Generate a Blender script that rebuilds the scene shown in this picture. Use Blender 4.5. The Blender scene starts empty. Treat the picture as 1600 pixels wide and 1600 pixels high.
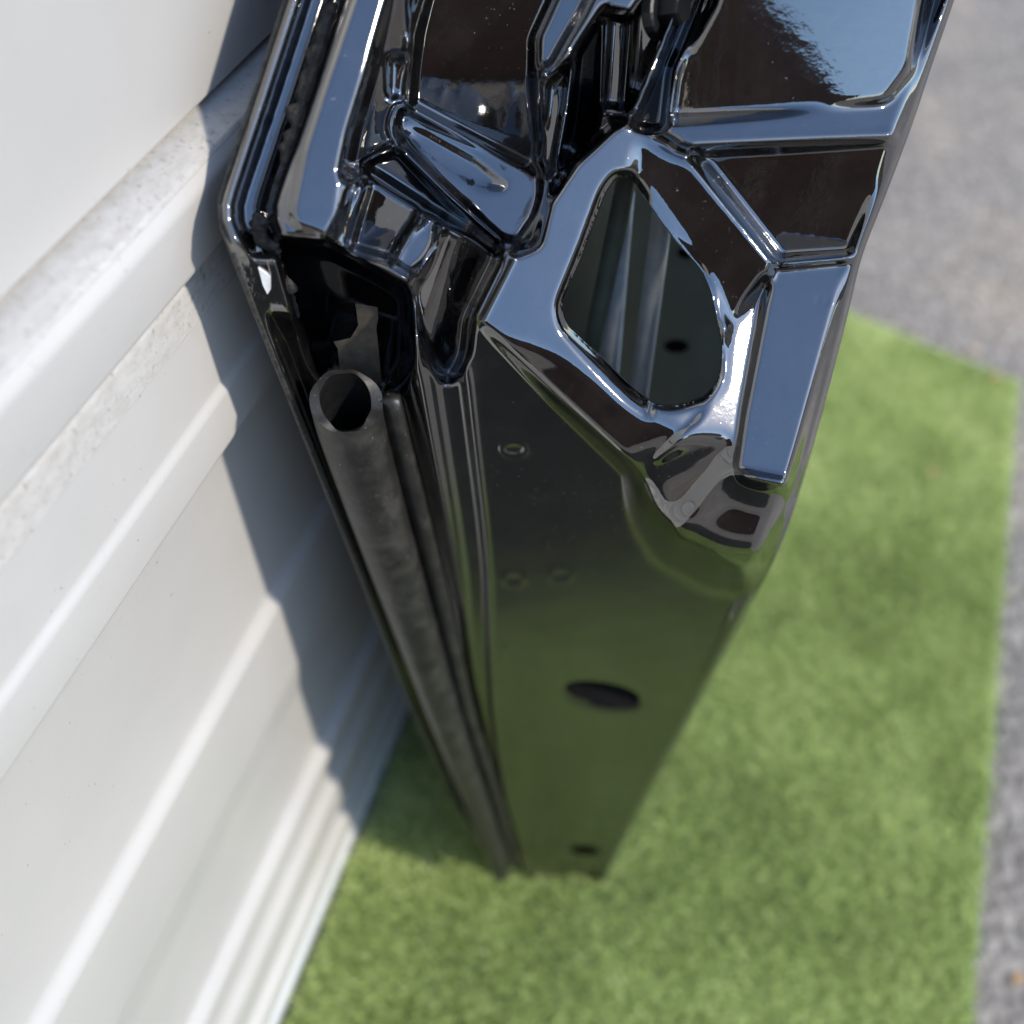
import bpy, math, random
import numpy as np
from mathutils import Vector, Matrix

# ---------------------------------------------------------------- camera, sky, sun, exposure
F = 1640.0                       # focal length in photo pixels (1600 px frame)
GX, H = 0.141, 0.90              # camera distance from the garage door, camera height
NX = -250.0
_ny = (F * F + 708 * NX) / 1818.0
_up = np.array([-NX, _ny, F]); _up /= np.linalg.norm(_up)
_dy = np.array([708, 1818, -F]); _dy /= np.linalg.norm(_dy)
_dx = np.cross(_dy, _up)
M = np.array([_dx, _dy, _up])    # rows: world axes in camera coordinates
CAM = np.array([GX, 0.0, H])

scene = bpy.context.scene
col = scene.collection
cd = bpy.data.cameras.new('camera')
cam = bpy.data.objects.new('camera', cd); col.objects.link(cam)
mw = Matrix.Identity(4)
for i in range(3):
    for j in range(3):
        mw[i][j] = M[i][j]
    mw[i][3] = CAM[i]
cam.matrix_world = mw
cd.sensor_width = 36.0
cd.lens = 36.0 * F / 1600.0
cd.clip_start = 0.01; cd.clip_end = 500
cd.dof.use_dof = True
cd.dof.focus_distance = 0.335
cd.dof.aperture_fstop = 5.6
scene.camera = cam

SUN_EL, SUN_AZ = 40.0, -13.0       # azimuth measured from +x towards +y
world = bpy.data.worlds.new('World'); scene.world = world
world.use_nodes = True
wn = world.node_tree.nodes; wl = world.node_tree.links
sky = wn.new('ShaderNodeTexSky'); sky.sky_type = 'NISHITA'; sky.sun_disc = False
sky.sun_elevation = math.radians(SUN_EL)
sky.sun_rotation = math.radians(90 - SUN_AZ)
sky.altitude = 50; sky.air_density = 1.0; sky.dust_density = 0.3; sky.ozone_density = 2.5
wn['Background'].inputs[1].default_value = 0.15
wl.new(sky.outputs[0], wn['Background'].inputs[0])
sd_ = bpy.data.lights.new('sun', 'SUN'); sd_.energy = 2.0; sd_.angle = math.radians(3.0); sd_.color = (1.0, 0.92, 0.80)
sun = bpy.data.objects.new('sun', sd_); col.objects.link(sun)
_e, _a = math.radians(SUN_EL), math.radians(SUN_AZ)
sdir = Vector((math.cos(_e) * math.cos(_a), math.cos(_e) * math.sin(_a), math.sin(_e)))
sun.rotation_euler = sdir.to_track_quat('Z', 'Y').to_euler()
scene.view_settings.view_transform = 'Standard'
scene.view_settings.look = 'None'
scene.view_settings.exposure = 1.2
scene.view_settings.gamma = 1.0
scene.render.engine = 'CYCLES'
scene.cycles.use_denoising = True
scene.cycles.max_bounces = 8
scene.cycles.sample_clamp_indirect = 6.0

# ---------------------------------------------------------------- helpers
rng = np.random.default_rng(7)
random.seed(7)

def rays(x, y):
    x = np.asarray(x, float); y = np.asarray(y, float)
    c = np.stack([(x - 800) / F, (800 - y) / F, -np.ones_like(x)], -1)
    return c @ M.T
def at(x, y, d):                       # point at depth d along the direction of a photo pixel
    return CAM + rays(x, y) * np.asarray(d, float)[..., None]
def on_z(x, y, z=0.0):
    r = rays(x, y); t = (z - CAM[2]) / r[..., 2]
    return CAM + r * np.asarray(t)[..., None]
def on_x(x, y, gx=0.0):
    r = rays(x, y); t = (gx - CAM[0]) / r[..., 0]
    return CAM + r * np.asarray(t)[..., None]

def link(o, parent=None):
    col.objects.link(o)
    if parent is not None:
        o.parent = parent
        o.matrix_parent_inverse = parent.matrix_world.inverted() if parent.type == 'EMPTY' else Matrix.Identity(4)
    return o
def mesh_obj(name, verts, faces, mat, parent=None, smooth=True):
    me = bpy.data.meshes.new(name)
    me.from_pydata([tuple(map(float, v)) for v in verts], [], [tuple(int(i) for i in f) for f in faces])
    me.update()
    if smooth:
        me.polygons.foreach_set('use_smooth', np.ones(len(me.polygons), bool))
    me.materials.append(mat)
    return link(bpy.data.objects.new(name, me), parent)
def quad_mesh(name, V, Fq, mat, parent=None):      # fast path: V (n,3), Fq (m,4)
    me = bpy.data.meshes.new(name)
    n, m = len(V), len(Fq)
    me.vertices.add(n); me.vertices.foreach_set('co', np.ascontiguousarray(V, np.float32).ravel())
    k = Fq.shape[1]
    me.loops.add(m * k); me.loops.foreach_set('vertex_index', np.ascontiguousarray(Fq, np.int32).ravel())
    me.polygons.add(m)
    me.polygons.foreach_set('loop_start', np.arange(0, m * k, k, dtype=np.int32))
    me.polygons.foreach_set('loop_total', np.full(m, k, np.int32))
    me.polygons.foreach_set('use_smooth', np.ones(m, bool))
    me.update(calc_edges=True); me.validate()
    me.materials.append(mat)
    return link(bpy.data.objects.new(name, me), parent)
def empty(name, loc=(0, 0, 0)):
    o = bpy.data.objects.new(name, None); o.location = loc; col.objects.link(o)
    o.empty_display_size = 0.05
    bpy.context.view_layer.update()
    return o
def tag(o, label=None, cat=None, group=None, kind=None):
    if label: o['label'] = label
    if cat: o['category'] = cat
    if group: o['group'] = group
    if kind: o['kind'] = kind
    return o
def box(x0, x1, y0, y1, z0, z1):
    v = [(x0,y0,z0),(x1,y0,z0),(x1,y1,z0),(x0,y1,z0),(x0,y0,z1),(x1,y0,z1),(x1,y1,z1),(x0,y1,z1)]
    f = [(0,3,2,1),(4,5,6,7),(0,1,5,4),(1,2,6,5),(2,3,7,6),(3,0,4,7)]
    return v, f
def frames(P):
    P = np.asarray(P, float); T = np.gradient(P, axis=0); T /= np.linalg.norm(T, axis=1)[:, None]
    return P, T
def sweep(name, P, prof, up, mat, parent, closed=True, caps=True):
    """sweep a 2-D profile (list of (a,b)) along points P; 'up' fixes the roll"""
    P, T = frames(P); n, k = len(P), len(prof)
    V = []
    up = np.asarray(up, float)
    for p, t in zip(P, T):
        u = np.cross(up, t); u /= np.linalg.norm(u); w = np.cross(t, u)
        for a, b in prof:
            V.append(p + a * u + b * w)
    Fc = []
    kk = k if closed else k - 1
    for i in range(n - 1):
        for j in range(kk):
            Fc.append((i*k+j, i*k+(j+1) % k, (i+1)*k+(j+1) % k, (i+1)*k+j))
    if caps and closed:
        Fc.append(tuple(range(k))[::-1]); Fc.append(tuple((n-1)*k + j for j in range(k)))
    return mesh_obj(name, V, Fc, mat, parent)
def circle(r, n=16):
    return [(r*math.cos(2*math.pi*i/n), r*math.sin(2*math.pi*i/n)) for i in range(n)]

# ---------------------------------------------------------------- materials
def mat(name):
    m = bpy.data.materials.new(name); m.use_nodes = True
    return m, m.node_tree.nodes, m.node_tree.links, m.node_tree.nodes['Principled BSDF']
def nd(N, t, **kw):
    n = N.new(t)
    for k, v in kw.items(): setattr(n, k, v)
    return n
def noise(N, L, scale, detail=2.0, rough=0.5, coord='Object', vec=None):
    n = N.new('ShaderNodeTexNoise'); n.inputs['Scale'].default_value = scale
    n.inputs['Detail'].default_value = detail; n.inputs['Roughness'].default_value = rough
    if vec is None:
        tc = N.new('ShaderNodeTexCoord'); vec = tc.outputs[coord]
    L.new(vec, n.inputs['Vector'])
    return n
def ramp(N, L, src, stops):
    r = N.new('ShaderNodeValToRGB'); e = r.color_ramp.elements
    while len(e) < len(stops): e.new(0.5)
    for el, (p, c) in zip(e, stops):
        el.position = p; el.color = (*c, 1) if not np.isscalar(c) else (c, c, c, 1)
    L.new(src, r.inputs[0]); return r
def mixc(N, L, fac, a, b):
    m = N.new('ShaderNodeMix'); m.data_type = 'RGBA'
    for s, v in ((0, fac), (6, a), (7, b)):
        if hasattr(v, 'is_output'): L.new(v, m.inputs[s])
        else: m.inputs[s].default_value = v if np.isscalar(v) else (*v, 1)
    return m.outputs[2]
def bump(N, L, h, strength, dist, nrm=None):
    b = N.new('ShaderNodeBump'); b.inputs['Strength'].default_value = strength; b.inputs['Distance'].default_value = dist
    L.new(h, b.inputs['Height'])
    if nrm is not None: L.new(nrm, b.inputs['Normal'])
    return b.outputs[0]

def black_paint():
    m, N, L, P = mat('black_gloss_paint')
    P.inputs['IOR'].default_value = 2.5
    # dust specks and thin grime over the lacquer
    n1 = noise(N, L, 900, 2, .6); s1 = ramp(N, L, n1.outputs[0], [(.69, 0.0), (.76, 1.0)])
    n2 = noise(N, L, 26, 4, .6);  s2 = ramp(N, L, n2.outputs[0], [(.40, 0.05), (.72, 1.0)])
    mul = nd(N, 'ShaderNodeMath', operation='MULTIPLY'); L.new(s1.outputs[0], mul.inputs[0]); L.new(s2.outputs[0], mul.inputs[1])
    n5 = noise(N, L, 60, 6, .7); s5 = ramp(N, L, n5.outputs[0], [(.45, 0.0), (.8, .10)])
    film = mixc(N, L, s5.outputs[0], (.0035, .0035, .004), (.12, .11, .10))
    c = mixc(N, L, mul.outputs[0], film, (.16, .15, .14))
    L.new(c, P.inputs['Base Color'])
    r2 = ramp(N, L, n2.outputs[0], [(.35, .025), (.8, .075)])
    fa = N.new('ShaderNodeAttribute'); fa.attribute_name = 'film'      # road-dust film on the edge face
    n6 = noise(N, L, 14, 4, .6); rr_ = ramp(N, L, n6.outputs[0], [(.3, .17), (.7, .25)])
    r25 = mixc(N, L, fa.outputs['Fac'], r2.outputs[0], rr_.outputs[0])
    r3 = mixc(N, L, mul.outputs[0], r25, (.5, .5, .5))
    L.new(r3, P.inputs['Roughness'])
    op = noise(N, L, 330, 2, .55)
    wav = noise(N, L, 22, 1, .4)
    b0 = bump(N, L, wav.outputs[0], .5, .0012)
    L.new(bump(N, L, op.outputs[0], .25, .00012, b0), P.inputs['Normal'])
    return m
def simple(name, c, rough=.5, metal=0.0, nscale=60, var=.25, bumpd=0.0, ior=1.5):
    m, N, L, P = mat(name)
    n = noise(N, L, nscale, 4, .6)
    lo = tuple(v * (1 - var) for v in c); hi = tuple(min(1, v * (1 + var)) for v in c)
    r = ramp(N, L, n.outputs[0], [(.3, lo), (.7, hi)])
    L.new(r.outputs[0], P.inputs['Base Color'])
    P.inputs['Roughness'].default_value = rough; P.inputs['Metallic'].default_value = metal; P.inputs['IOR'].default_value = ior
    if bumpd: L.new(bump(N, L, n.outputs[0], .6, bumpd), P.inputs['Normal'])
    return m
def rubber():
    m, N, L, P = mat('seal_rubber')
    n1 = noise(N, L, 90, 5, .65); n2 = noise(N, L, 700, 2, .5)
    c1 = ramp(N, L, n1.outputs[0], [(.3, (.006, .006, .006)), (.5, (.016, .0155, .0145)), (.78, (.05, .047, .042))])
    s = ramp(N, L, n2.outputs[0], [(.68, 0.0), (.76, 1.0)])
    L.new(mixc(N, L, s.outputs[0], c1.outputs[0], (.14, .13, .12)), P.inputs['Base Color'])
    P.inputs['Roughness'].default_value = .45
    L.new(bump(N, L, n2.outputs[0], .3, .0002), P.inputs['Normal'])
    return m
def white_paint(dirt=0.0):
    m, N, L, P = mat('garage_white' + ('_dirty' if dirt else ''))
    tc = N.new('ShaderNodeTexCoord')
    n1 = noise(N, L, 7, 4, .6); base = ramp(N, L, n1.outputs[0], [(.3, (.42, .409, .388)), (.7, (.475, .462, .438))])
    sp = noise(N, L, 420, 2, .5); spr = ramp(N, L, sp.outputs[0], [(.735 - .15*(dirt > 0), 0.0), (.77, .8)])
    c = mixc(N, L, spr.outputs[0], base.outputs[0], (.22, .20, .17))
    if dirt:
        mp = N.new('ShaderNodeMapping'); mp.inputs['Scale'].default_value = (70, 34, 70)
        L.new(tc.outputs['Object'], mp.inputs['Vector'])
        d1 = noise(N, L, 4.0, 6, .7, vec=mp.outputs[0]); dr = ramp(N, L, d1.outputs[0], [(.40, 0.0), (.75, dirt)])
        c = mixc(N, L, dr.outputs[0], c, (.33, .31, .28))
    L.new(c, P.inputs['Base Color'])
    P.inputs['Roughness'].default_value = .38
    bn = noise(N, L, 260, 3, .6)
    L.new(bump(N, L, bn.outputs[0], .18, .0006), P.inputs['Normal'])
    return m
PAINT = black_paint()
RUBBER = rubber()
WHITE = white_paint(); WHITE_DIRTY = white_paint(.8)
SEALANT = simple('grey_body_sealant', (.022, .0205, .018), .75, nscale=420, var=.9, bumpd=.002)
STEEL = simple('dull_steel', (.07, .062, .048), .5, .3, 300, .35)
BOLT = simple('black_bolt_steel', (.012, .012, .013), .35, .5, 200, .3)
GLINT = simple('glint_white', (.8, .8, .8), .6, 0, 400, .1)
INNER = simple('green_grey_primer', (.24, .29, .25), .5, 0, 40, .15)
RAIL = simple('galvanised_rail', (.55, .55, .53), .5, .0, 120, .15)
HOLE_SHADE = simple('hole_shade_black', (.006, .006, .006), .9, 0, 300, .4)  # flat black painted for the shade inside holes and the seal bore
HOLE_SHADE.node_tree.nodes['Principled BSDF'].inputs['Specular IOR Level'].default_value = .08

# ---------------------------------------------------------------- ground
def asphalt():
    m, N, L, P = mat('asphalt')
    tc = N.new('ShaderNodeTexCoord')
    v = N.new('ShaderNodeTexVoronoi'); v.inputs['Scale'].default_value = 95; L.new(tc.outputs['Object'], v.inputs['Vector'])
    n1 = noise(N, L, 2.2, 5, .65); n2 = noise(N, L, 130, 3, .6)
    a = ramp(N, L, v.outputs['Color'], [(.1, (.13, .117, .103)), (.6, (.24, .216, .19)), (.95, (.48, .44, .39))])
    b = ramp(N, L, n1.outputs[0], [(.32, (.12, .110, .100)), (.52, (.21, .19, .17)), (.68, (.37, .30, .225))])
    c = mixc(N, L, .5, a.outputs[0], b.outputs[0])
    # dark patch painted in out of view; the edge face mirrors it as shade
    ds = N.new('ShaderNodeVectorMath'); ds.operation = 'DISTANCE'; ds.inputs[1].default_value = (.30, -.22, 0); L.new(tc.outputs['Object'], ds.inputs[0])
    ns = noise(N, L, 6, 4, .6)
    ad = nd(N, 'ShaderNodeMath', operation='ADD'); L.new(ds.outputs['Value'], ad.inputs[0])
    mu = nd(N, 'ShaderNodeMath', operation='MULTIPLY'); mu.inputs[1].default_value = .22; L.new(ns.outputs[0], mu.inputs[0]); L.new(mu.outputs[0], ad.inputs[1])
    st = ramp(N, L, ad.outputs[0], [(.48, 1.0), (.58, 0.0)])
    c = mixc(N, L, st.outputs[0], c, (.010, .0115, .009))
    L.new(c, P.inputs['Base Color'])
    P.inputs['Roughness'].default_value = .8
    h = nd(N, 'ShaderNodeMath', operation='SUBTRACT'); h.inputs[0].default_value = 1.0; L.new(v.outputs['Distance'], h.inputs[1])
    b1 = bump(N, L, h.outputs[0], .9, .006); L.new(bump(N, L, n2.outputs[0], .5, .003, b1), P.inputs['Normal'])
    return m
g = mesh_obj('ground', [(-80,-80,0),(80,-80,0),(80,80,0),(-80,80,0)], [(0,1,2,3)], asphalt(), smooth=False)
tag(g, kind='structure')

# ---------------------------------------------------------------- garage door (profile swept along y)
gd = tag(empty('garage_door', (0, 0, 0)), 'white ribbed steel garage door with dirty ledge behind the black car door', 'garage door')
GY0, GY1 = -1.25, 1.75
def panel(name, prof, m, ys=None, bevel=True):
    """prof: list of (x,z) from top to bottom on the outside; closed behind"""
    pts = []
    for i, (x, z) in enumerate(prof):           # small fillets
        if 0 < i < len(prof) - 1:
            p0, p1, p2 = np.array(prof[i-1]), np.array((x, z)), np.array(prof[i+1])
            d0, d2 = p0 - p1, p2 - p1
            l0, l2 = np.linalg.norm(d0), np.linalg.norm(d2); r = min(.0035, .4*l0, .4*l2)
            a, c = p1 + d0/l0*r, p1 + d2/l2*r
            for t in (0, .25, .5, .75, 1): pts.append(tuple((1-t)**2*a + 2*t*(1-t)*p1 + t*t*c))
        else: pts.append((x, z))
    back = -.045
    pts = pts + [(back, prof[-1][1]), (back, prof[0][1])]
    k = len(pts); V = [(x, GY0, z) for x, z in pts] + [(x, GY1, z) for x, z in pts]
    Fc = [(j, (j+1) % k, k + (j+1) % k, k + j) for j in range(k)]
    Fc += [tuple(range(k))[::-1], tuple(range(k, 2*k))]
    o = mesh_obj(name, V, Fc, m, gd)
    try:
        o.data.set_sharp_from_angle(angle=math.radians(38))
    except Exception: pass
    return o
DARK = simple('grimy_groove', (.05, .045, .035), .9, 0, 200, .5)
panel('panel', [(-.010, 2.10), (-.010, .7318), (-.013, .7312)], WHITE)
panel('groove', [(-.016, .7310), (-.016, .7288)], DARK)
panel('ledge', [(-.0102, .7286), (-.0008, .7268), (.0, .7255)], WHITE_DIRTY)
panel('panel', [(.0, .7253), (.0022, .7215), (.0015, .6965), (-.006, .6960)], WHITE)
panel('groove', [(-.012, .6958), (-.012, .6937)], DARK)
panel('joint_strip', [(-.0070, .6935), (-.0035, .690), (-.0018, .676)], WHITE_DIRTY)
panel('panel', [(-.0018, .6758), (-.0012, .6435), (.0008, .6405), (.0022, .6175), (-.0055, .6160), (-.0055, .484), (.0, .477), (.0, .403),
                (-.005, .360), (-.005, .262)], WHITE)
panel('groove', [(-.012, .2615), (-.012, .2590)], DARK)
panel('panel', [(-.005, .2588), (.003, .250), (.003, .236), (-.005, .225), (-.005, .175), (.002, .165), (.002, .120),
                (-.005, .113), (-.005, .078), (.003, .070), (.003, .036), (-.003, .030)], WHITE)
panel('bottom_rail', [(-.002, .0295), (.004, .026), (.004, .006)], simple('pale_rail', (.62, .64, .65), .35, 0, 30, .05))

# ---------------------------------------------------------------- grass mat
mc = [on_z(1586, 606), on_z(1512, 1600), on_z(1338, 503)]
pA, pB, pC = mc[0][:2], mc[1][:2], mc[2][:2]
dR = (pB - pA) / np.linalg.norm(pB - pA); dF = (pC - pA) / np.linalg.norm(pC - pA)
far_l = pA + dF * ((pA[0] - .012) / -dF[0]); near_r = pA + dR * ((pA[1] - .135) / -dR[1])
near_l = np.array([.012, .12])
quad = np.array([pA, far_l, near_l, near_r])
matthing = tag(empty('grass_mat', (float(pA[0]) - .3, .5, 0)), 'bright green artificial grass mat under the black car door', 'mat')
def mat_pt(u, v):
    return (1-u)*(1-v)*quad[1] + u*(1-v)*quad[0] + u*v*quad[3] + (1-u)*v*quad[2]
edge = []
nseg = 60
for (a, b) in ((0, 1), (1, 2), (2, 3), (3, 0)):
    for i in range(nseg):
        t = i / nseg; p = quad[a]*(1-t) + quad[b]*t
        edge.append(p + rng.normal(0, .0016, 2))
k = len(edge)
V = [(p[0], p[1], .003) for p in edge] + [(p[0], p[1], .007) for p in edge]
mesh_obj('backing', V, [tuple(range(k)), tuple(range(k, 2*k))[::-1]] + [(j, (j+1) % k, k+(j+1) % k, k+j) for j in range(k)],
         simple('mat_backing', (.12, .18, .06), .9, 0, 80, .3), matthing, smooth=False)
def turf():
    m, N, L, P = mat('turf_blades')
    at_ = N.new('ShaderNodeAttribute'); at_.attribute_name = 'tint'
    c = ramp(N, L, at_.outputs['Fac'], [(0.0, (.25, .33, .095)), (.5, (.54, .645, .25)), (1.0, (.80, .86, .47))])
    L.new(c.outputs[0], P.inputs['Base Color']); P.inputs['Roughness'].default_value = .5
    if 'Transmission Weight' in P.inputs: pass
    tr = N.new('ShaderNodeBsdfTranslucent'); L.new(c.outputs[0], tr.inputs[0])
    mx = N.new('ShaderNodeMixShader'); mx.inputs[0].default_value = .5
    L.new(P.outputs[0], mx.inputs[1]); L.new(tr.outputs[0], mx.inputs[2])
    L.new(mx.outputs[0], N['Material Output'].inputs[0])
    return m
nb = 150000
u = rng.random(nb); v = rng.random(nb)
B = np.stack([(1-u)*(1-v), u*(1-v), u*v, (1-u)*v], 1) @ quad[[1, 0, 3, 2]]
hgt = rng.uniform(.006, .013, nb)
lump = (np.sin(B[:,0]*37 + 2*np.sin(B[:,1]*23)) * np.sin(B[:,1]*31 + 1.7*np.sin(B[:,0]*29+1)))
lean = np.stack([rng.normal(-.003, .007, nb) + .003*lump, rng.normal(-.003, .007, nb) + .003*np.sin(B[:, 0]*41)*np.cos(B[:, 1]*33)], 1)
ang = rng.uniform(0, math.pi, nb); wd = rng.uniform(.0005, .0012, nb)
wv = np.stack([np.cos(ang), np.sin(ang)], 1) * wd[:, None]
Vt = np.zeros((nb, 5, 3))
Vt[:, 0, :2] = B - wv; Vt[:, 1, :2] = B + wv; Vt[:, :2, 2] = .006
mid = B + lean * .35
Vt[:, 2, :2] = mid + wv * .8; Vt[:, 3, :2] = mid - wv * .8; Vt[:, 2:4, 2] = (.006 + hgt * .62)[:, None]
Vt[:, 4, :2] = B + lean; Vt[:, 4, 2] = .006 + hgt
me = bpy.data.meshes.new('blades')
me.vertices.add(nb*5); me.vertices.foreach_set('co', Vt.astype(np.float32).ravel())
base5 = (np.arange(nb) * 5)[:, None]
li = np.concatenate([base5 + np.array([0,1,2,3]), base5 + np.array([3,2,4])], 1)
me.loops.add(nb*7); me.loops.foreach_set('vertex_index', li.astype(np.int32).ravel())
me.polygons.add(nb*2)
ls = np.stack([np.arange(nb)*7, np.arange(nb)*7+4], 1); lt = np.tile([4, 3], (nb, 1))
me.polygons.foreach_set('loop_start', ls.astype(np.int32).ravel()); me.polygons.foreach_set('loop_total', lt.astype(np.int32).ravel())
me.update(calc_edges=True)
big = np.sin(B[:,0]*9 + 1.3*np.sin(B[:,1]*11)) * np.cos(B[:,1]*8 + .7*np.sin(B[:,0]*13))
tint = np.clip(.5 + .15*lump + .20*big + rng.normal(0, .14, nb), 0, 1)
me.attributes.new('tint', 'FLOAT', 'POINT').data.foreach_set('value', np.repeat(tint, 5).astype(np.float32))
me.materials.append(turf())
tag(link(bpy.data.objects.new('blades', me), matthing), kind='stuff')

# ---------------------------------------------------------------- car door
def interp(pts, y):
    p = np.array(pts, float); return np.interp(y, p[:, 0], p[:, 1])
XLP = [(-900, 732), (0, 446), (150, 397), (300, 347), (322, 341), (345, 342), (503, 403), (700, 482), (900, 563), (1106, 642), (1252, 711), (1364, 779), (1376, 786)]
XRP = [(-900, 1800), (-300, 1592), (0, 1491), (100, 1457), (200, 1424), (300, 1386), (400, 1346), (500, 1323), (600, 1297), (700, 1270), (800, 1240), (850, 1221),
       (900, 1198), (950, 1170), (1000, 1145), (1100, 1091), (1215, 1027), (1300, 984), (1350, 960), (1376, 948)]
rows = np.concatenate([np.arange(-900, -30, 18), np.arange(-30, 1376, 2.15), [1376]])
NC = 520
ys = rows
def smooth1(a, n):
    k = np.ones(n) / n; p = np.pad(a, n//2, mode='edge'); return np.convolve(p, k, 'valid')[:len(a)]
XR = interp(XRP, ys); XL = interp(XLP, ys)
XRs = XR.copy(); XRs[49:] = smooth1(XR[49:], 31); XR = XRs
s = np.linspace(0, 1, NC)
SX, YY = np.meshgrid(s, ys)
XX = XL[:, None] + SX * (XR - XL)[:, None]

def chaikin(P, it=1):                   # round the corners of an outline
    P = np.array(P, float); n = len(P); out = []
    rad = {0: 0, 1: 9.0, 2: 16.0, 3: 26.0}[it]
    for i in range(n):
        p0, p1, p2 = P[i-1], P[i], P[(i+1) % n]
        d0, d2 = p0-p1, p2-p1; l0, l2 = np.linalg.norm(d0), np.linalg.norm(d2)
        r = min(rad, .48*l0, .48*l2); a, c = p1+d0/l0*r, p1+d2/l2*r
        for t in (0, .2, .4, .6, .8, 1): out.append((1-t)**2*a + 2*t*(1-t)*p1 + t*t*c)
    return np.array(out)
def sdf(x, y, P):
    shp = x.shape; x = x.ravel(); y = y.ravel()
    d2 = np.full(x.shape, 1e12); ins = np.zeros(x.shape, bool)
    cx = np.zeros(x.shape); cy = np.zeros(x.shape)
    n = len(P)
    for i in range(n):
        ax, ay = P[i]; bx, by = P[(i+1) % n]
        ex, ey = bx-ax, by-ay; L2 = ex*ex+ey*ey + 1e-9
        t = np.clip(((x-ax)*ex + (y-ay)*ey)/L2, 0, 1)
        qx, qy = ax+t*ex, ay+t*ey; dd = (x-qx)**2 + (y-qy)**2
        b = dd < d2; d2[b] = dd[b]; cx[b] = qx[b]; cy[b] = qy[b]
        c = ((ay > y) != (by > y))
        if abs(ey) > 1e-9:
            ins ^= c & (x < ex*(y-ay)/ey + ax)
    r = np.sqrt(d2); r[ins] *= -1
    return r.reshape(shp), cx.reshape(shp), cy.reshape(shp)
def sst(t):
    t = np.clip(t, 0, 1); return t*t*t*(t*(6*t-15)+10)
def plane(q0, x0, y0, a, b):
    return lambda x, y: q0 + a*(x-x0) + b*(y-y0)

# inverse depth of the folded base: the leaning edge face (F1) and the upper faces
qL = lambda y: 3.51 + (y-330) * (1.11-3.51)/1040
qR = lambda y: 1.135 + (1350-y) * .0024
Q = (1-SX) * qL(YY) + SX * qR(YY)
f1 = Q.copy()

def layer(P, fn, w=14.0, it=2, add=False, bias=0.0):
    global Q
    P = chaikin(P, it) if it else np.array(P, float)
    wm = float(np.max(w)) if not callable(w) else 140.0
    x0, y0 = P.min(0) - wm; x1, y1 = P.max(0) + wm
    m = (XX > x0) & (XX < x1) & (YY > y0) & (YY < y1)
    if not m.any(): return
    x, y = XX[m], YY[m]
    d, _, _ = sdf(x, y, P)
    ww = (w(x, y) if callable(w) else w) * 1.22
    S = sst(.5 - (d + bias) / ww)
    tgt = fn(x, y) if callable(fn) else fn
    if add: Q[m] += S * tgt
    else: Q[m] = Q[m]*(1-S) + S*tgt

def aim(q0, x0, y0, el, az):
    """plane through one point, turned so that it mirrors the direction (elevation, azimuth)"""
    e_, a_ = math.radians(el), math.radians(az)
    Rv = np.array([math.cos(e_)*math.cos(a_), math.cos(e_)*math.sin(a_), math.sin(e_)])
    r0 = rays(np.array(float(x0)), np.array(float(y0))); n_ = Rv - r0/np.linalg.norm(r0)
    k0 = q0 / float(n_ @ r0)
    return lambda x, y: (rays(x, y) @ n_) * k0
UB = plane(3.45, 450, 300, -.0003, -.0002)
PL = plane(3.15, 740, 500, -.0003, -.00042)

# seal channel, flat and ribs of the edge face
sc = SX
low = sst((YY - 470) / 70)
rib = lambda c, h, w_: h * np.exp(-((sc - c) / w_)**2)
chan = -.055 * sst((sc - .012) / .02) * (1 - sst((sc - .20) / .05))
c1 = np.interp(YY, [600, 900, 1250, 1376], [.285, .262, .215, .20])
prof = chan + rib(c1 - .03, .010, .010) - .008*sst((sc - c1 + .01)/.02)*(1 - sst((sc - c1 - .035)/.02)) + rib(c1 + .055, .006, .008)
Q *= 1 + low * prof

f1 = Q.copy()
# upper part
crease_w = lambda x, y: 26 + 26 * sst((x - 940) / 120)
upper = [(200, -1200), (2100, -1200), (1760, -600), (1560, 0), (1440, 300), (1360, 560), (1420, 760), (1420, 900), (1200, 896), (1120, 886), (1048, 850), (1006, 800), (985, 735), (860, 618),
         (742, 500), (722, 545), (690, 540), (660, 480), (640, 445), (560, 418), (455, 395), (400, 400), (250, 330)]
Q = UB(XX, YY)
# plate round the hole and the nose below it
plate = [(745, 497), (800, 390), (870, 290), (945, 185), (1000, 195), (1060, 222), (1090, 245), (1220, 410), (1196, 470), (1165, 640), (1150, 735), (1190, 800), (1360, 700), (1400, 1050),
         (1000, 1050), (850, 800), (760, 620), (700, 540)]
layer(plate, PL, lambda x, y: 16 + 20 * sst((y - 640) / 90), 1)
# right half of the plate turns away
layer([(998, 222), (1085, 248), (1216, 410), (1192, 470), (1152, 520), (1134, 505), (1112, 445), (1052, 362), (988, 275)], aim(3.082, 1110, 370, 8, -78), 26, 2)
layer([(742, 520), (790, 545), (880, 560), (985, 640), (1060, 660), (1100, 690), (985, 765), (860, 668), (760, 570)], lambda x, y: PL(x, y) - .0010*(.55*(y-560) - .45*(x-840)) - .02, 50, 2)
nose0 = aim(2.86, 1200, 760, 6, -74)
# conical dent and bright ramp right of the hole
layer([(1198, 430), (1214, 462), (1178, 650), (1152, 745), (1095, 790), (1050, 780), (1020, 720), (1090, 655), (1130, 600), (1136, 520), (1166, 470)], aim(2.955, 1168, 570, 39, -13), 17, 1)
layer([(985, 732), (1060, 705), (1140, 690), (1130, 750), (1090, 808), (1060, 830), (980, 850), (960, 760)], aim(2.88, 1065, 722, -16, -78), 56, 2)
layer([(1020, 900), (1085, 805), (1148, 748), (1250, 768), (1360, 750), (1400, 1050), (1000, 1050)], nose0, 40, 2)
# blue pad
layer([(1208, 414), (1338, 402), (1302, 560), (1266, 700), (1246, 756), (1148, 738), (1162, 640), (1194, 470)], aim(2.99, 1245, 570, 56, -60), 13, 1)
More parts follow.
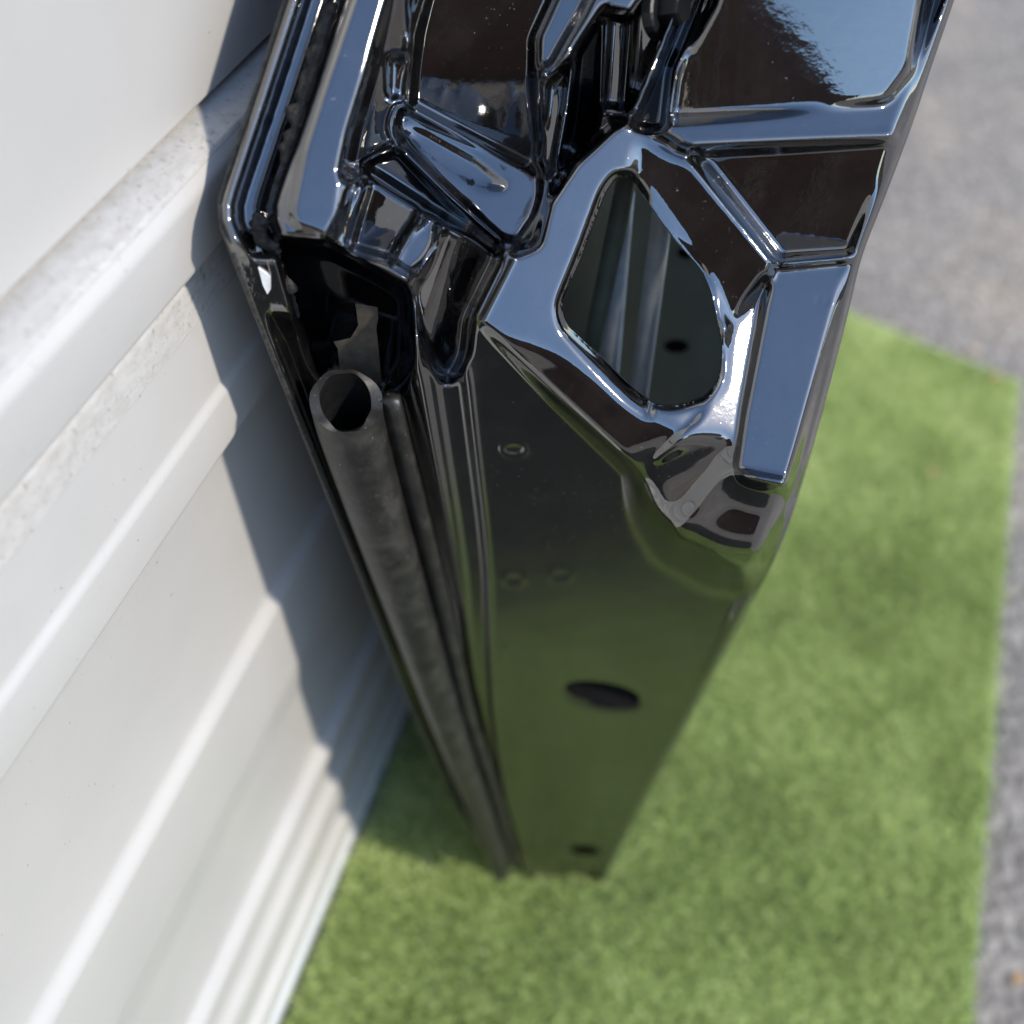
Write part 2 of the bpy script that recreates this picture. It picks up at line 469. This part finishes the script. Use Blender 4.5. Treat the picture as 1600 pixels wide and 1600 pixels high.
# dark triangular recess
layer([(1078, 236), (1398, 219), (1346, 398), (1214, 408)], aim(2.985, 1230, 320, 2, -84), 13, 1)
layer([(1074, 240), (1086, 234), (1222, 402), (1210, 412)], .016, 13, 1, add=True)
# rim and panel top right
layer([(1130, -1200), (1112, -60), (1098, 0), (1050, 110), (1030, 195), (1062, 230), (1418, 206), (1462, 160), (1486, 20), (1800, -900), (1800, -1200)], lambda x, y: UB(x, y) - .02 + .0006*(y - 190), 16, 1)
def trp(x, y):
    t = x - 1250; y = np.maximum(y, -150)
    return 3.27 + .000115*t - .00000082*t*t - .0009*(y - 80)
layer([(1150, -1200), (1116, 0), (1054, 120), (1044, 188), (1200, 178), (1385, 160), (1424, 110), (1445, 0), (1740, -900), (1700, -1200)], trp, 14, 2)

# left: hem strip, channel, sealant slope and blue ridge
hx = XX - XL[:, None]
upm = 1 - sst((YY - 392) / 40)
prof = -.16 * sst((hx - 24) / 12) * (1 - sst((hx - 58) / 40))
prof = prof - .0013 * np.minimum(hx, 26) * (1 - sst((hx - 58) / 40))
edge_roll = -.10 * (1 - sst(hx / 9))
Q += upm * (prof) + edge_roll * (YY < 1400)
layer([(960, -1200), (547, 0), (500, 140), (470, 235), (452, 330), (460, 352), (492, 362), (520, 376), (529, 345), (536, 290), (549, 210), (576, 120), (608, 0), (1030, -1200)], aim(3.47, 515, 220, 56, -62), 16, 1)
# valley right of the ridge
layer([(1030, -1200), (608, 0), (577, 120), (550, 210), (538, 268), (548, 280), (580, 246), (622, 225), (632, 170), (640, 90), (644, 0), (1060, -1200)], aim(3.20, 590, 150, -25, -80), 16, 1)
layer([(606, 86), (640, 90), (636, 158), (606, 152)], aim(3.18, 620, 120, 14, -97), 10, 1)
layer([(1060, -1200), (641, 0), (640, 55), (658, 66), (663, 0), (1085, -1200)], aim(3.30, 650, 30, 58, -70), 12, 1)
# big recess
rec0 = aim(2.95, 740, 100, 10, -78)
def rec(x, y):
    t = (y - 100)
    return rec0(x, y) - .0000016*np.maximum(t + 60, 0)**2
layer([(1085, -1200), (662, 0), (648, 60), (640, 120), (636, 168), (852, 282), (850, 240), (838, 120), (842, 60), (880, 0), (1300, -1200)], rec, 16, 1)
# ledge below it, with its shallow groove
ledge = aim(2.84, 735, 275, 62, -58)
layer([(624, 165), (640, 168), (850, 272), (853, 300), (838, 352), (818, 382), (786, 382), (700, 305), (622, 228), (612, 195)], ledge, 14, 2)
layer([(636, 200), (660, 206), (740, 250), (792, 292), (750, 294), (690, 258), (645, 220)], -.016, 22, 2, add=True)
# riser and corner block under the ledge
layer([(560, 262), (585, 242), (624, 230), (700, 308), (786, 384), (772, 402), (740, 372), (690, 345), (610, 296)], aim(2.80, 660, 305, -22, -75), 14, 1)
layer([(548, 300), (572, 268), (600, 285), (660, 325), (650, 350), (628, 385), (615, 410), (560, 395), (530, 380)], aim(3.10, 595, 340, 14, -98), 14, 1)
layer([(665, 332), (690, 342), (685, 375), (662, 415), (645, 432), (612, 412), (632, 370)], aim(3.14, 650, 385, 58, -60), 13, 1)
layer([(505, 390), (528, 350), (552, 300), (566, 275), (575, 290), (555, 350), (545, 385), (530, 400)], aim(3.26, 540, 350, 41, -11), 11, 1)
# dark band above the plate edge and the folded webs right of the recess
layer([(838, 380), (862, 285), (925, 205), (945, 178), (985, 188), (960, 195), (900, 250), (800, 395)], aim(2.98, 880, 280, -8, -70), 12, 1)
layer([(1000, -300), (836, 60), (840, 108), (862, 106), (884, 66), (910, 22), (930, -20), (1090, -300)], aim(3.16, 870, 50, 56, -70), 11, 1)
layer([(850, 130), (895, 92), (886, 165), (872, 245), (862, 280), (840, 256)], aim(3.0, 866, 180, 13, -98), 10, 1)
layer([(899, 82), (948, 8), (944, 70), (939, 168), (932, 198), (872, 268), (888, 175)], aim(2.96, 915, 130, -30, -115), 9, 1)
layer([(948, 18), (986, 26), (976, 174), (938, 170)], aim(2.98, 961, 95, 12, -98), 9, 1)
layer([(987, 24), (1060, -80), (1048, 20), (1022, 80), (984, 176), (977, 168)], aim(2.97, 1005, 90, -18, -110), 9, 1)
layer([(986, 196), (1022, 118), (1060, 20), (1100, -80), (1112, -60), (1096, 0), (1050, 110), (1040, 200), (1020, 206)], aim(3.10, 1025, 150, 40, -10), 10, 1)

# join the upper pressing to the edge face
QU = Q; Q = f1.copy()
Pu = chaikin(upper, 2)
du, _, _ = sdf(XX, YY, Pu)
Su = sst(.5 - du / crease_w(XX, YY))
Q = f1*(1-Su) + QU*Su
# cavity above the cut seal
layer([(436, 378), (518, 388), (600, 432), (640, 460), (640, 560), (610, 620), (560, 600), (500, 580), (470, 500)], lambda x, y: 2.72 - .0018*(y-480), 22, 2)
# column between block and plate
layer([(690, 350), (745, 372), (785, 400), (770, 430), (735, 500), (728, 560), (700, 600), (668, 560), (650, 500), (640, 450), (660, 420)], lambda x, y: 3.02 - .0014*(y-450) + .035*np.sin((x - 650 + .35*(y-450))/23.0) - .0004*(x-700), 18, 2)
# hole lip, spot-weld dimples
HOLE = chaikin([(962, 276), (985, 276), (1010, 312), (1050, 368), (1096, 420), (1112, 455), (1130, 545), (1124, 592), (1102, 620), (1062, 634), (1025, 634), (992, 610), (884, 506), (876, 478), (912, 390), (945, 300)], 2)
dh, hcx, hcy = sdf(XX, YY, HOLE)
lipw = 12 + 22 * np.clip(((YY - 470)/150) * (XX < 1020), 0, 1)
Q -= (.028 + .03*(XX < 1010)) * (1 - np.clip(dh / lipw, 0, 1))**2
def dimple(x, y, r, h):
    global Q
    d = np.hypot(XX-x, (YY-y)*1.9)
    Q += h * (np.exp(-((d-r)/3.2)**2) - .6*np.exp(-(d/(.7*r))**2))
for x, y, r, h in [(803, 702, 20, .014), (840, 770, 12, .004), (803, 905, 17, .0035), (876, 899, 18, .003), (802, 1018, 14, .003), (1285, 470, 8, -.002)]:
    dimple(x, y, r, h)
HOLE2 = np.array([(941 + 59*math.cos(t)*math.cos(.16) - 17*math.sin(t)*math.sin(.16), 1083 + 59*math.cos(t)*math.sin(.16) + 17*math.sin(t)*math.cos(.16)) for t in np.linspace(0, 2*math.pi, 48, endpoint=False)])
HOLE3 = np.array([(914 + 24*math.cos(t), 1328 + 7*math.sin(t) + 2*math.cos(t)) for t in np.linspace(0, 2*math.pi, 32, endpoint=False)])
d2, h2x, h2y = sdf(XX, YY, HOLE2)
d3, h3x, h3y = sdf(XX, YY, HOLE3)
Q -= .012 * np.exp(-(np.maximum(d2, 0)/8)**2)

# rolled right edge: one smooth rail
QE = UB(XR, ys) * 1.0
QE = np.interp(ys, [-900, 0, 200, 400, 600, 760, 860, 960, 1100, 1376], [3.35, 3.13, 3.08, 3.0, 2.88, 2.72, 2.45, 2.07, 1.74, 1.07])
QE = smooth1(QE, 61)
rx = (XR[:, None] - XX)
we = 1 - sst((rx - 8) / 22)
slope = np.interp(ys, [0, 600, 820, 1080, 1376], [.00085, .00080, .00075, .0005, .0003])
QT = QE[:, None] + slope[:, None]*np.minimum(rx, 34) - .10*(1 - sst(rx / 7))
Q = Q*(1-we) + QT*we
# soften
def blur(A, n=5):
    k = np.array([1, 4, 6, 4, 1.]) / 16
    for ax in (0, 1):
        p = np.pad(A, [(2, 2) if a == ax else (0, 0) for a in (0, 1)], mode='edge')
        A = sum(k[i] * (p[i:i+A.shape[0], :] if ax == 0 else p[:, i:i+A.shape[1]]) for i in range(5))
    return A
for _ in range(4): Q = blur(Q)

# the nose below the pad flows in one broad roll
Qb = Q.copy()
for _ in range(60): Qb = blur(Qb)
dn, _, _ = sdf(XX, YY, chaikin([(985, 745), (1060, 715), (1135, 705), (1150, 752), (1240, 772), (1252, 810), (1205, 935), (1110, 925), (1010, 870), (970, 800)], 2))
Sn = sst(.5 - dn / 44)
Q = Q*(1-Sn) + Qb*Sn

# snap the grid to hole outlines and cut them
X2, Y2 = XX.copy(), YY.copy()
dd = np.minimum(np.minimum(dh, d2), d3)
for d, cx_, cy_ in ((dh, hcx, hcy), (d2, h2x, h2y), (d3, h3x, h3y)):
    mm = np.abs(d) < 1.35
    X2[mm] = cx_[mm]; Y2[mm] = cy_[mm]
    d[mm] = 0
dd = np.minimum(np.minimum(dh, d2), d3)
P3 = at(X2, Y2, 1.0 / Q)
NR = len(ys)
idx = np.arange(NR * NC).reshape(NR, NC)
Fq = np.stack([idx[:-1, :-1], idx[1:, :-1], idx[1:, 1:], idx[:-1, 1:]], -1).reshape(-1, 4)
dm = dd.ravel()[Fq]
keep = (dm.min(1) > -1e-6)
Fq = Fq[keep]
used = np.unique(Fq); remap = -np.ones(NR*NC, int); remap[used] = np.arange(len(used))

door = tag(empty('car_door', tuple(at(870, 1366, .9))), 'glossy black car door standing on the grass mat, leaning on the garage door', 'car door')
ep = quad_mesh('edge_panel', P3.reshape(-1, 3)[used], remap[Fq], PAINT, door)
film_w = ((1 - Su) * sst((YY - 520) / 260)).ravel()[used]
ep.data.attributes.new('film', 'FLOAT', 'POINT').data.foreach_set('value', film_w.astype(np.float32))

def depth_at(x, y):           # depth of the built surface at a pixel
    r = int(np.argmin(np.abs(ys - y))); c = int(np.argmin(np.abs(XX[r] - x))); return 1.0 / Q[r, c]
def flange(name, poly, dep, inset):
    n = len(poly); V = []
    c = poly.mean(0)
    q0 = np.array([depth_at(*p) for p in poly])
    for _ in range(4): q0 = (np.roll(q0, 1) + q0 + np.roll(q0, -1)) / 3
    q0 = q0 - .0001
    for k_, (z, ins) in enumerate(((0.0, 0), (.0015, inset*.5), (dep, inset))):
        pp = poly + (c - poly) / np.linalg.norm(c - poly, axis=1)[:, None] * ins
        V += list(at(pp[:, 0], pp[:, 1], q0 + z))
    Fc = [(k_*n+i, k_*n+(i+1) % n, (k_+1)*n+(i+1) % n, (k_+1)*n+i) for k_ in range(2) for i in range(n)]
    return mesh_obj(name, V, Fc, PAINT, door)
flange('hole_flange', HOLE, .009, 2.0)
flange('hole_flange', HOLE2, .006, .6)
pl_d = np.array([depth_at(*p) for p in HOLE2]).mean() + .012
mesh_obj('hole_shade_disc', at(HOLE2[:, 0]*1.0 + (HOLE2[:, 0] - 941)*.12, HOLE2[:, 1] + (HOLE2[:, 1] - 1083)*.3, np.full(len(HOLE2), pl_d)), [tuple(range(len(HOLE2)))], HOLE_SHADE, door, smooth=False)  # black disc added behind the hole, coloured as the shade inside
mesh_obj('hole_shade_disc', at(HOLE3[:, 0]*1.0 + (HOLE3[:, 0] - 914)*.2, HOLE3[:, 1] + (HOLE3[:, 1] - 1328)*.4, np.full(len(HOLE3), depth_at(914, 1345) + .01)), [tuple(range(len(HOLE3)))], HOLE_SHADE, door, smooth=False)

# outer skin, inner panel, bottom closing
ii = np.unique(np.concatenate([np.arange(0, 49, 4), np.linspace(49, NR-1, 70).astype(int)]))
LE, RE = P3[ii, 0], P3[ii, -1]
def extruded(name, E, offs, m):
    V = []; k_ = len(E)
    for o in offs: V += list(E + np.asarray(o, float))
    Fc = [(a*k_+i, a*k_+i+1, (a+1)*k_+i+1, (a+1)*k_+i) for a in range(len(offs)-1) for i in range(k_-1)]
    return mesh_obj(name, V, Fc, m, door)
extruded('outer_skin', LE, [(.0003, .0005, 0), (-.002, .004, -.001), (-.004, .10, 0), (-.006, .30, 0), (-.004, .55, 0), (.0, .75, 0)], PAINT)
extruded('inner_panel', RE, [(0, .0005, 0), (-.004, .006, 0), (-.006, .06, 0), (-.012, .065, 0)], PAINT)
extruded('inner_panel', RE, [(-.012, .24, 0), (-.010, .245, 0), (-.010, .75, 0)], PAINT)
be = np.stack([P3[-1, ::20], P3[-1, ::20] + np.array([0, .75, 0])])
kb = be.shape[1]
mesh_obj('bottom_flange', be.reshape(-1, 3), [(i, i+1, kb+i+1, kb+i) for i in range(kb-1)], PAINT, door)
sweep('hem', LE[::2] + np.array([.0002, .0006, 0]), circle(.0011, 8), (1, 0, 0), simple('scuffed_hem', (.045, .044, .04), .5, .3, 500, .8), door)

# weatherstrip: hollow rubber bulb with a cut end, and its foot
ty = np.array([628, 660, 780, 900, 1000, 1106, 1180, 1252, 1320, 1366.])
tx = np.array([538, 545, 582, 621, 654, 690, 717, 744, 770, 786.])
tq = qL(ty) + .05
ty2 = np.linspace(ty[0], ty[-1], 60); tx2 = smooth1(np.interp(ty2, ty, tx), 7); tq2 = np.interp(ty2, ty, tq)
ax = at(tx2, ty2, 1/tq2)
Pn, T = frames(ax)
NA = 40
V = []
for i, (p, t) in enumerate(zip(Pn, T)):
    u_ = np.cross((0, 1, .2), t); u_ /= np.linalg.norm(u_); w_ = np.cross(t, u_)
    for j in range(NA):
        a = 2*math.pi*j/NA
        rr = np.interp(ty2[i], [628, 900, 1106, 1252, 1366], [.0108, .0096, .0082, .0073, .0066]) * (1 + .10*math.cos(2*a+.6) + .07*math.exp(-((math.cos(a-2.3)-1)/.06)**2))
        V.append(p + rr*(math.cos(a)*u_ + math.sin(a)*w_))
for i in range(8):
    p, t = Pn[min(i, 7)], T[i]
    u_ = np.cross((0, 1, .2), t); u_ /= np.linalg.norm(u_); w_ = np.cross(t, u_)
    for j in range(NA):
        a = 2*math.pi*j/NA; rr = .0084*(1 + .04*math.cos(3*a))
        V.append(p + rr*(math.cos(a)*u_ + math.sin(a)*w_))
for j in range(NA):                     # ragged, notched cut
    a = 2*math.pi*j/NA
    rad = V[j] - Pn[0]; rad = rad / np.linalg.norm(rad)
    vd = -rays(np.array(540.), np.array(640.)); vd = vd / np.linalg.norm(vd)
    cut = T[0] * (.0085*float(rad @ vd) + .0016*math.exp(-((math.cos(a-2.6)-1)/.10)**2) + .0004*math.sin(7*a))
    V[j] = V[j] + cut; V[60*NA + j] = V[60*NA + j] + cut
Fc = [(i*NA+j, i*NA+(j+1) % NA, (i+1)*NA+(j+1) % NA, (i+1)*NA+j) for i in range(59) for j in range(NA)]
o_ = 60*NA
Fc += [(o_+i*NA+j, o_+(i+1)*NA+j, o_+(i+1)*NA+(j+1) % NA, o_+i*NA+(j+1) % NA) for i in range(7) for j in range(NA)]
Fc += [(j, o_+j, o_+(j+1) % NA, (j+1) % NA) for j in range(NA)]
seal = mesh_obj('weatherstrip', V, Fc, RUBBER, door)
seal.data.materials.append(HOLE_SHADE)
mi = np.zeros(len(seal.data.polygons), np.int32); mi[59*NA:59*NA + 7*NA] = 1; seal.data.polygons.foreach_set('material_index', mi)  # inner wall of the bulb painted black as shade
seal['label'] = 'hollow dusty rubber seal with a cut open end'
try: seal.data.set_sharp_from_angle(angle=math.radians(50))
except Exception: pass
fy = np.linspace(622, 1350, 40); fx = np.interp(fy, [622, 900, 1106, 1252, 1350], [608, 680, 728, 776, 803])
sweep('seal_foot', at(fx, fy, 1/(qL(fy) + .01)), [(-.004, -.002), (.003, -.002), (.0036, .001), (.001, .004), (-.003, .003)], (0, 1, .2), RUBBER, seal)

# clip, bolt, sealant and painted glint round the cavity
def sheet(name, pts, q, th, m, parent):
    P = np.array(pts, float); n = len(P)
    d = 1/np.asarray(q, float)*np.ones(n)
    V = list(at(P[:, 0], P[:, 1], d)) + list(at(P[:, 0], P[:, 1], d + th))
    return mesh_obj(name, V, [tuple(range(n))[::-1], tuple(range(n, 2*n))] + [(i, (i+1) % n, n+(i+1) % n, n+i) for i in range(n)], m, parent, smooth=False)
clip = sheet('retaining_clip', [(555, 474), (590, 480), (591, 498), (588, 512), (593, 560), (596, 600), (532, 592), (528, 545), (521, 534), (548, 528), (560, 508)],
             2.96 - .0017*(np.array([474, 480, 498, 512, 560, 600, 592, 545, 534, 528, 508]) - 474), .0012, STEEL, door)
def lump_strip(name, pts, q, r, m, parent, flat=.55):
    P = np.array(pts, float)
    n = 110; t = np.linspace(0, 1, n); tt = np.linspace(0, 1, len(P))
    c = at(smooth1(np.interp(t, tt, P[:, 0]), 9), smooth1(np.interp(t, tt, P[:, 1]), 9), 1/np.interp(t, tt, q))
    Pn, T = frames(c); k_ = 20
    G = rng.normal(0, 1, (n, k_)); G2 = G.copy()
    for _ in range(9): G2 = (G2 + np.roll(G2, 1, 0) + np.roll(G2, -1, 0) + np.roll(G2, 1, 1) + np.roll(G2, -1, 1)) / 5
    R_ = np.clip(.8 + 1.3*G2, .2, 1.8)
    V = []
    for i in range(n):
        u_ = np.cross((0, 1, .2), T[i]); u_ /= np.linalg.norm(u_); w_ = np.cross(T[i], u_)
        e = math.sin(math.pi*(i + .5)/n)**.3
        for j in range(k_):
            a = 2*math.pi*j/k_; rr = r*e*R_[i, j]
            V.append(Pn[i] + rr*(math.cos(a)*u_ + flat*math.sin(a)*w_))
    return mesh_obj(name, V, [(i*k_+j, i*k_+(j+1) % k_, (i+1)*k_+(j+1) % k_, (i+1)*k_+j) for i in range(n-1) for j in range(k_)], m, parent)
lump_strip('sealant_bead', [(402, 330), (408, 365), (420, 400), (440, 445), (462, 500)], [3.36, 3.32, 3.22, 3.08, 2.94], .0040, SEALANT, door)
lump_strip('sealant_bead', [(521, 0), (498, 80), (473, 170), (452, 250), (438, 310)], [3.39, 3.39, 3.39, 3.39, 3.39], .0044, SEALANT, door)
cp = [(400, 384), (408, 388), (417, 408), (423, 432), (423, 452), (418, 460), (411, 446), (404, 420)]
sheet('painted_glint', cp, [1/(depth_at(*p) - .0008) for p in cp], .0006, GLINT, door)  # white sliver standing in for a sun glint on the hem
# bolt with washer near the top
bp = at(1040, 14, 1/3.06); bax = rays(940, 60); bax = np.array(at(1062, 40, 1/3.06) - at(1020, 6, 1/3.06)); bax /= np.linalg.norm(bax)
side = at(1075, 12, 1/3.1) - at(1010, 20, 1/3.02); side /= np.linalg.norm(side)
def cyl(name, c, axis, r0, r1, h, n, m, parent):
    P = np.array([c, c + axis*h*.15, c + axis*h*.85, c + axis*h]); V = []
    u_ = np.cross(axis, (0, 0, 1)); u_ /= np.linalg.norm(u_); w_ = np.cross(axis, u_)
    for p, r in zip(P, (r0, r0, r1, r1*.9)):
        for j in range(n):
            a = 2*math.pi*j/n; V.append(p + r*(math.cos(a)*u_ + math.sin(a)*w_))
    Fc = [(i*n+j, i*n+(j+1) % n, (i+1)*n+(j+1) % n, (i+1)*n+j) for i in range(3) for j in range(n)] + [tuple(range(n))[::-1], tuple(range(3*n, 4*n))]
    return mesh_obj(name, V, Fc, m, parent, smooth=False)
b_ = cyl('bolt', at(1040, 16, 1/3.24), side, .0048, .0046, .0062, 6, BOLT, door)
cyl('washer', at(1022, 20, 1/3.22), side, .0075, .0072, .0034, 24, BOLT, b_)

# inside of the door seen through the hole
def rail(x0, y0, x1, y1, dA, dB, r, m, name):
    t = np.linspace(0, 1, 8); c = at(x0 + (x1-x0)*t, y0 + (y1-y0)*t, dA + (dB-dA)*t)
    return sweep(name, c, circle(r, 10), (0, 1, .3), m, door)
rail(985, 250, 905, 640, .37, .42, .0036, simple('olive_wire', (.16, .16, .10), .6, 0, 90, .2), 'wiring_tube')
rail(975, 300, 945, 660, .39, .43, .0042, RAIL, 'guide_rail')
rail(1040, 300, 992, 660, .385, .42, .0040, RAIL, 'guide_rail')
Vp = at(np.array([800, 1200, 1200, 800]), np.array([240, 240, 700, 700]), np.array([.62, .44, .50, .75]))
Vp[3] = Vp[0] + Vp[2] - Vp[1]
ip = mesh_obj('inner_reinforcement', Vp, [(0, 1, 2, 3)], INNER, door, smooth=False)
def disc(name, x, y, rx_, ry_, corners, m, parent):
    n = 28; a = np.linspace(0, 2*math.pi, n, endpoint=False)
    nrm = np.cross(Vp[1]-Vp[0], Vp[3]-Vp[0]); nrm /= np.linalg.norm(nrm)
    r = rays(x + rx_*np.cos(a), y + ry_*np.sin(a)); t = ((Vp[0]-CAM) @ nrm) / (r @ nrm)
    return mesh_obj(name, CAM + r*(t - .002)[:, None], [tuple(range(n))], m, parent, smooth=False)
disc('access_hole', 1056, 541, 19, 10, Vp, HOLE_SHADE, ip)
disc('access_hole', 1072, 395, 14, 9, Vp, HOLE_SHADE, ip)

# ---------------------------------------------------------------- fallen leaves
LEAF = simple('dry_leaf', (.40, .22, .08), .6, 0, 120, .35)
def leaf(x, y, z, size, label):
    c = on_z(x, y, z); a0 = random.uniform(0, 6)
    pr = [(-1, 0, .1), (-.5, .42, .25), (0, .55, .3), (.5, .36, .22), (1, 0, .05), (.5, -.36, .3), (0, -.55, .35), (-.5, -.42, .22)]
    V = [c] + [c + np.array([size*(px*math.cos(a0) - py*math.sin(a0)), size*(px*math.sin(a0) + py*math.cos(a0)), size*pz]) for px, py, pz in pr]
    o = mesh_obj('fallen_leaf', V, [(0, i, i % 8 + 1) for i in range(1, 9)], LEAF)
    return tag(o, label, 'leaf')
leaf(1457, 738, .021, .0065, 'small orange leaf lying on the green grass mat')
leaf(1556, 592, .016, .008, 'dry leaf at the corner of the grass mat')
leaf(1590, 1530, .003, .007, 'dry leaf on the asphalt beside the grass mat')
LEAF = simple('bleached_leaf', (.42, .34, .27), .7, 0, 120, .3)
leaf(1525, 548, .003, .012, 'pale dry leaf on the asphalt beyond the grass mat')

# ---------------------------------------------------------------- unseen surroundings, added for the paint to mirror
WOOD = simple('brown_stained_timber', (.10, .046, .025), .75, 0, 8, .35)
fence = tag(empty('unseen_fence', (1.5, -3.6, 0)), 'unseen dark brown timber fence, added for the black paint to reflect', 'fence')
bv, bf = box(-.073, .073, -.01, .01, 0, 1.9)
me0 = None
for i in range(20):
    if me0 is None:
        o = mesh_obj('board', bv, bf, WOOD, fence, smooth=False); me0 = o.data
    else:
        o = link(bpy.data.objects.new('board', me0), fence)
    o.matrix_world = Matrix.Translation((.05 + i*.148, -3.6 + (i % 2)*.012, 0))
BRICK, N_, L_, P_ = mat('tan_brick')
tb = N_.new('ShaderNodeTexBrick'); tcb = N_.new('ShaderNodeTexCoord'); L_.new(tcb.outputs['Object'], tb.inputs['Vector'])
mpb = N_.new('ShaderNodeMapping'); mpb.inputs['Rotation'].default_value = (math.radians(90), 0, math.radians(90)); L_.new(tcb.outputs['Object'], mpb.inputs['Vector']); L_.new(mpb.outputs[0], tb.inputs['Vector'])
tb.inputs['Scale'].default_value = 4.4; tb.inputs['Color1'].default_value = (.42, .23, .11, 1); tb.inputs['Color2'].default_value = (.34, .18, .09, 1); tb.inputs['Mortar'].default_value = (.45, .40, .33, 1)
L_.new(tb.outputs[0], P_.inputs['Base Color']); P_.inputs['Roughness'].default_value = .8
house = tag(empty('unseen_house', (14, -3, 0)), 'unseen tan brick house with a grey roof, added for the black paint to reflect', 'house')
hv, hf = box(14, 20, -11, 4, 0, 2.6); mesh_obj('wall', hv, hf, BRICK, house, smooth=False)
rv = [(13.6, -11.4, 2.61), (20.4, -11.4, 2.61), (20.4, 4.4, 2.61), (13.6, 4.4, 2.61), (17, -11.4, 4.3), (17, 4.4, 4.3)]
mesh_obj('roof', rv, [(0, 4, 5, 3), (1, 2, 5, 4), (0, 1, 4), (2, 3, 5), (0, 3, 2, 1)], simple('roof_tiles', (.10, .085, .08), .8, 0, 6, .25), house, smooth=False)
GLASS = simple('window_glass', (.02, .025, .03), .05)
FR = simple('white_frame', (.7, .7, .69), .5)
for y in (-9, -5.5, -1, 2):
    for z in (.9,):
        fv, ff = box(13.95, 13.999, y-.65, y+.65, z, z+1.25); w_o = mesh_obj('window', fv, ff, FR, house, smooth=False)
        for k_ in (-1, 1):
            pv, pf = box(13.94, 13.951, y+k_*.31-.27, y+k_*.31+.27, z+.09, z+1.16); mesh_obj('pane', pv, pf, GLASS, w_o, smooth=False)
gw = tag(empty('unseen_wall', (-.2, -3, 0)), 'unseen cream rendered wall beside the white garage door, added for the black paint to reflect', 'wall')
RENDER = simple('cream_render', (.52, .45, .34), .9, 0, 30, .12, .004)
wv_, wf_ = box(-.30, -.02, -5.5, -1.26, 0, 2.9); mesh_obj('side_wall', wv_, wf_, RENDER, gw, smooth=False)
wv_, wf_ = box(-.30, -.02, -1.255, 3.2, 2.105, 2.9); mesh_obj('lintel', wv_, wf_, RENDER, gw, smooth=False)
wv_, wf_ = box(-.30, -.02, 1.76, 3.2, 0, 2.10); mesh_obj('side_wall', wv_, wf_, RENDER, gw, smooth=False)
bpy.context.view_layer.update()
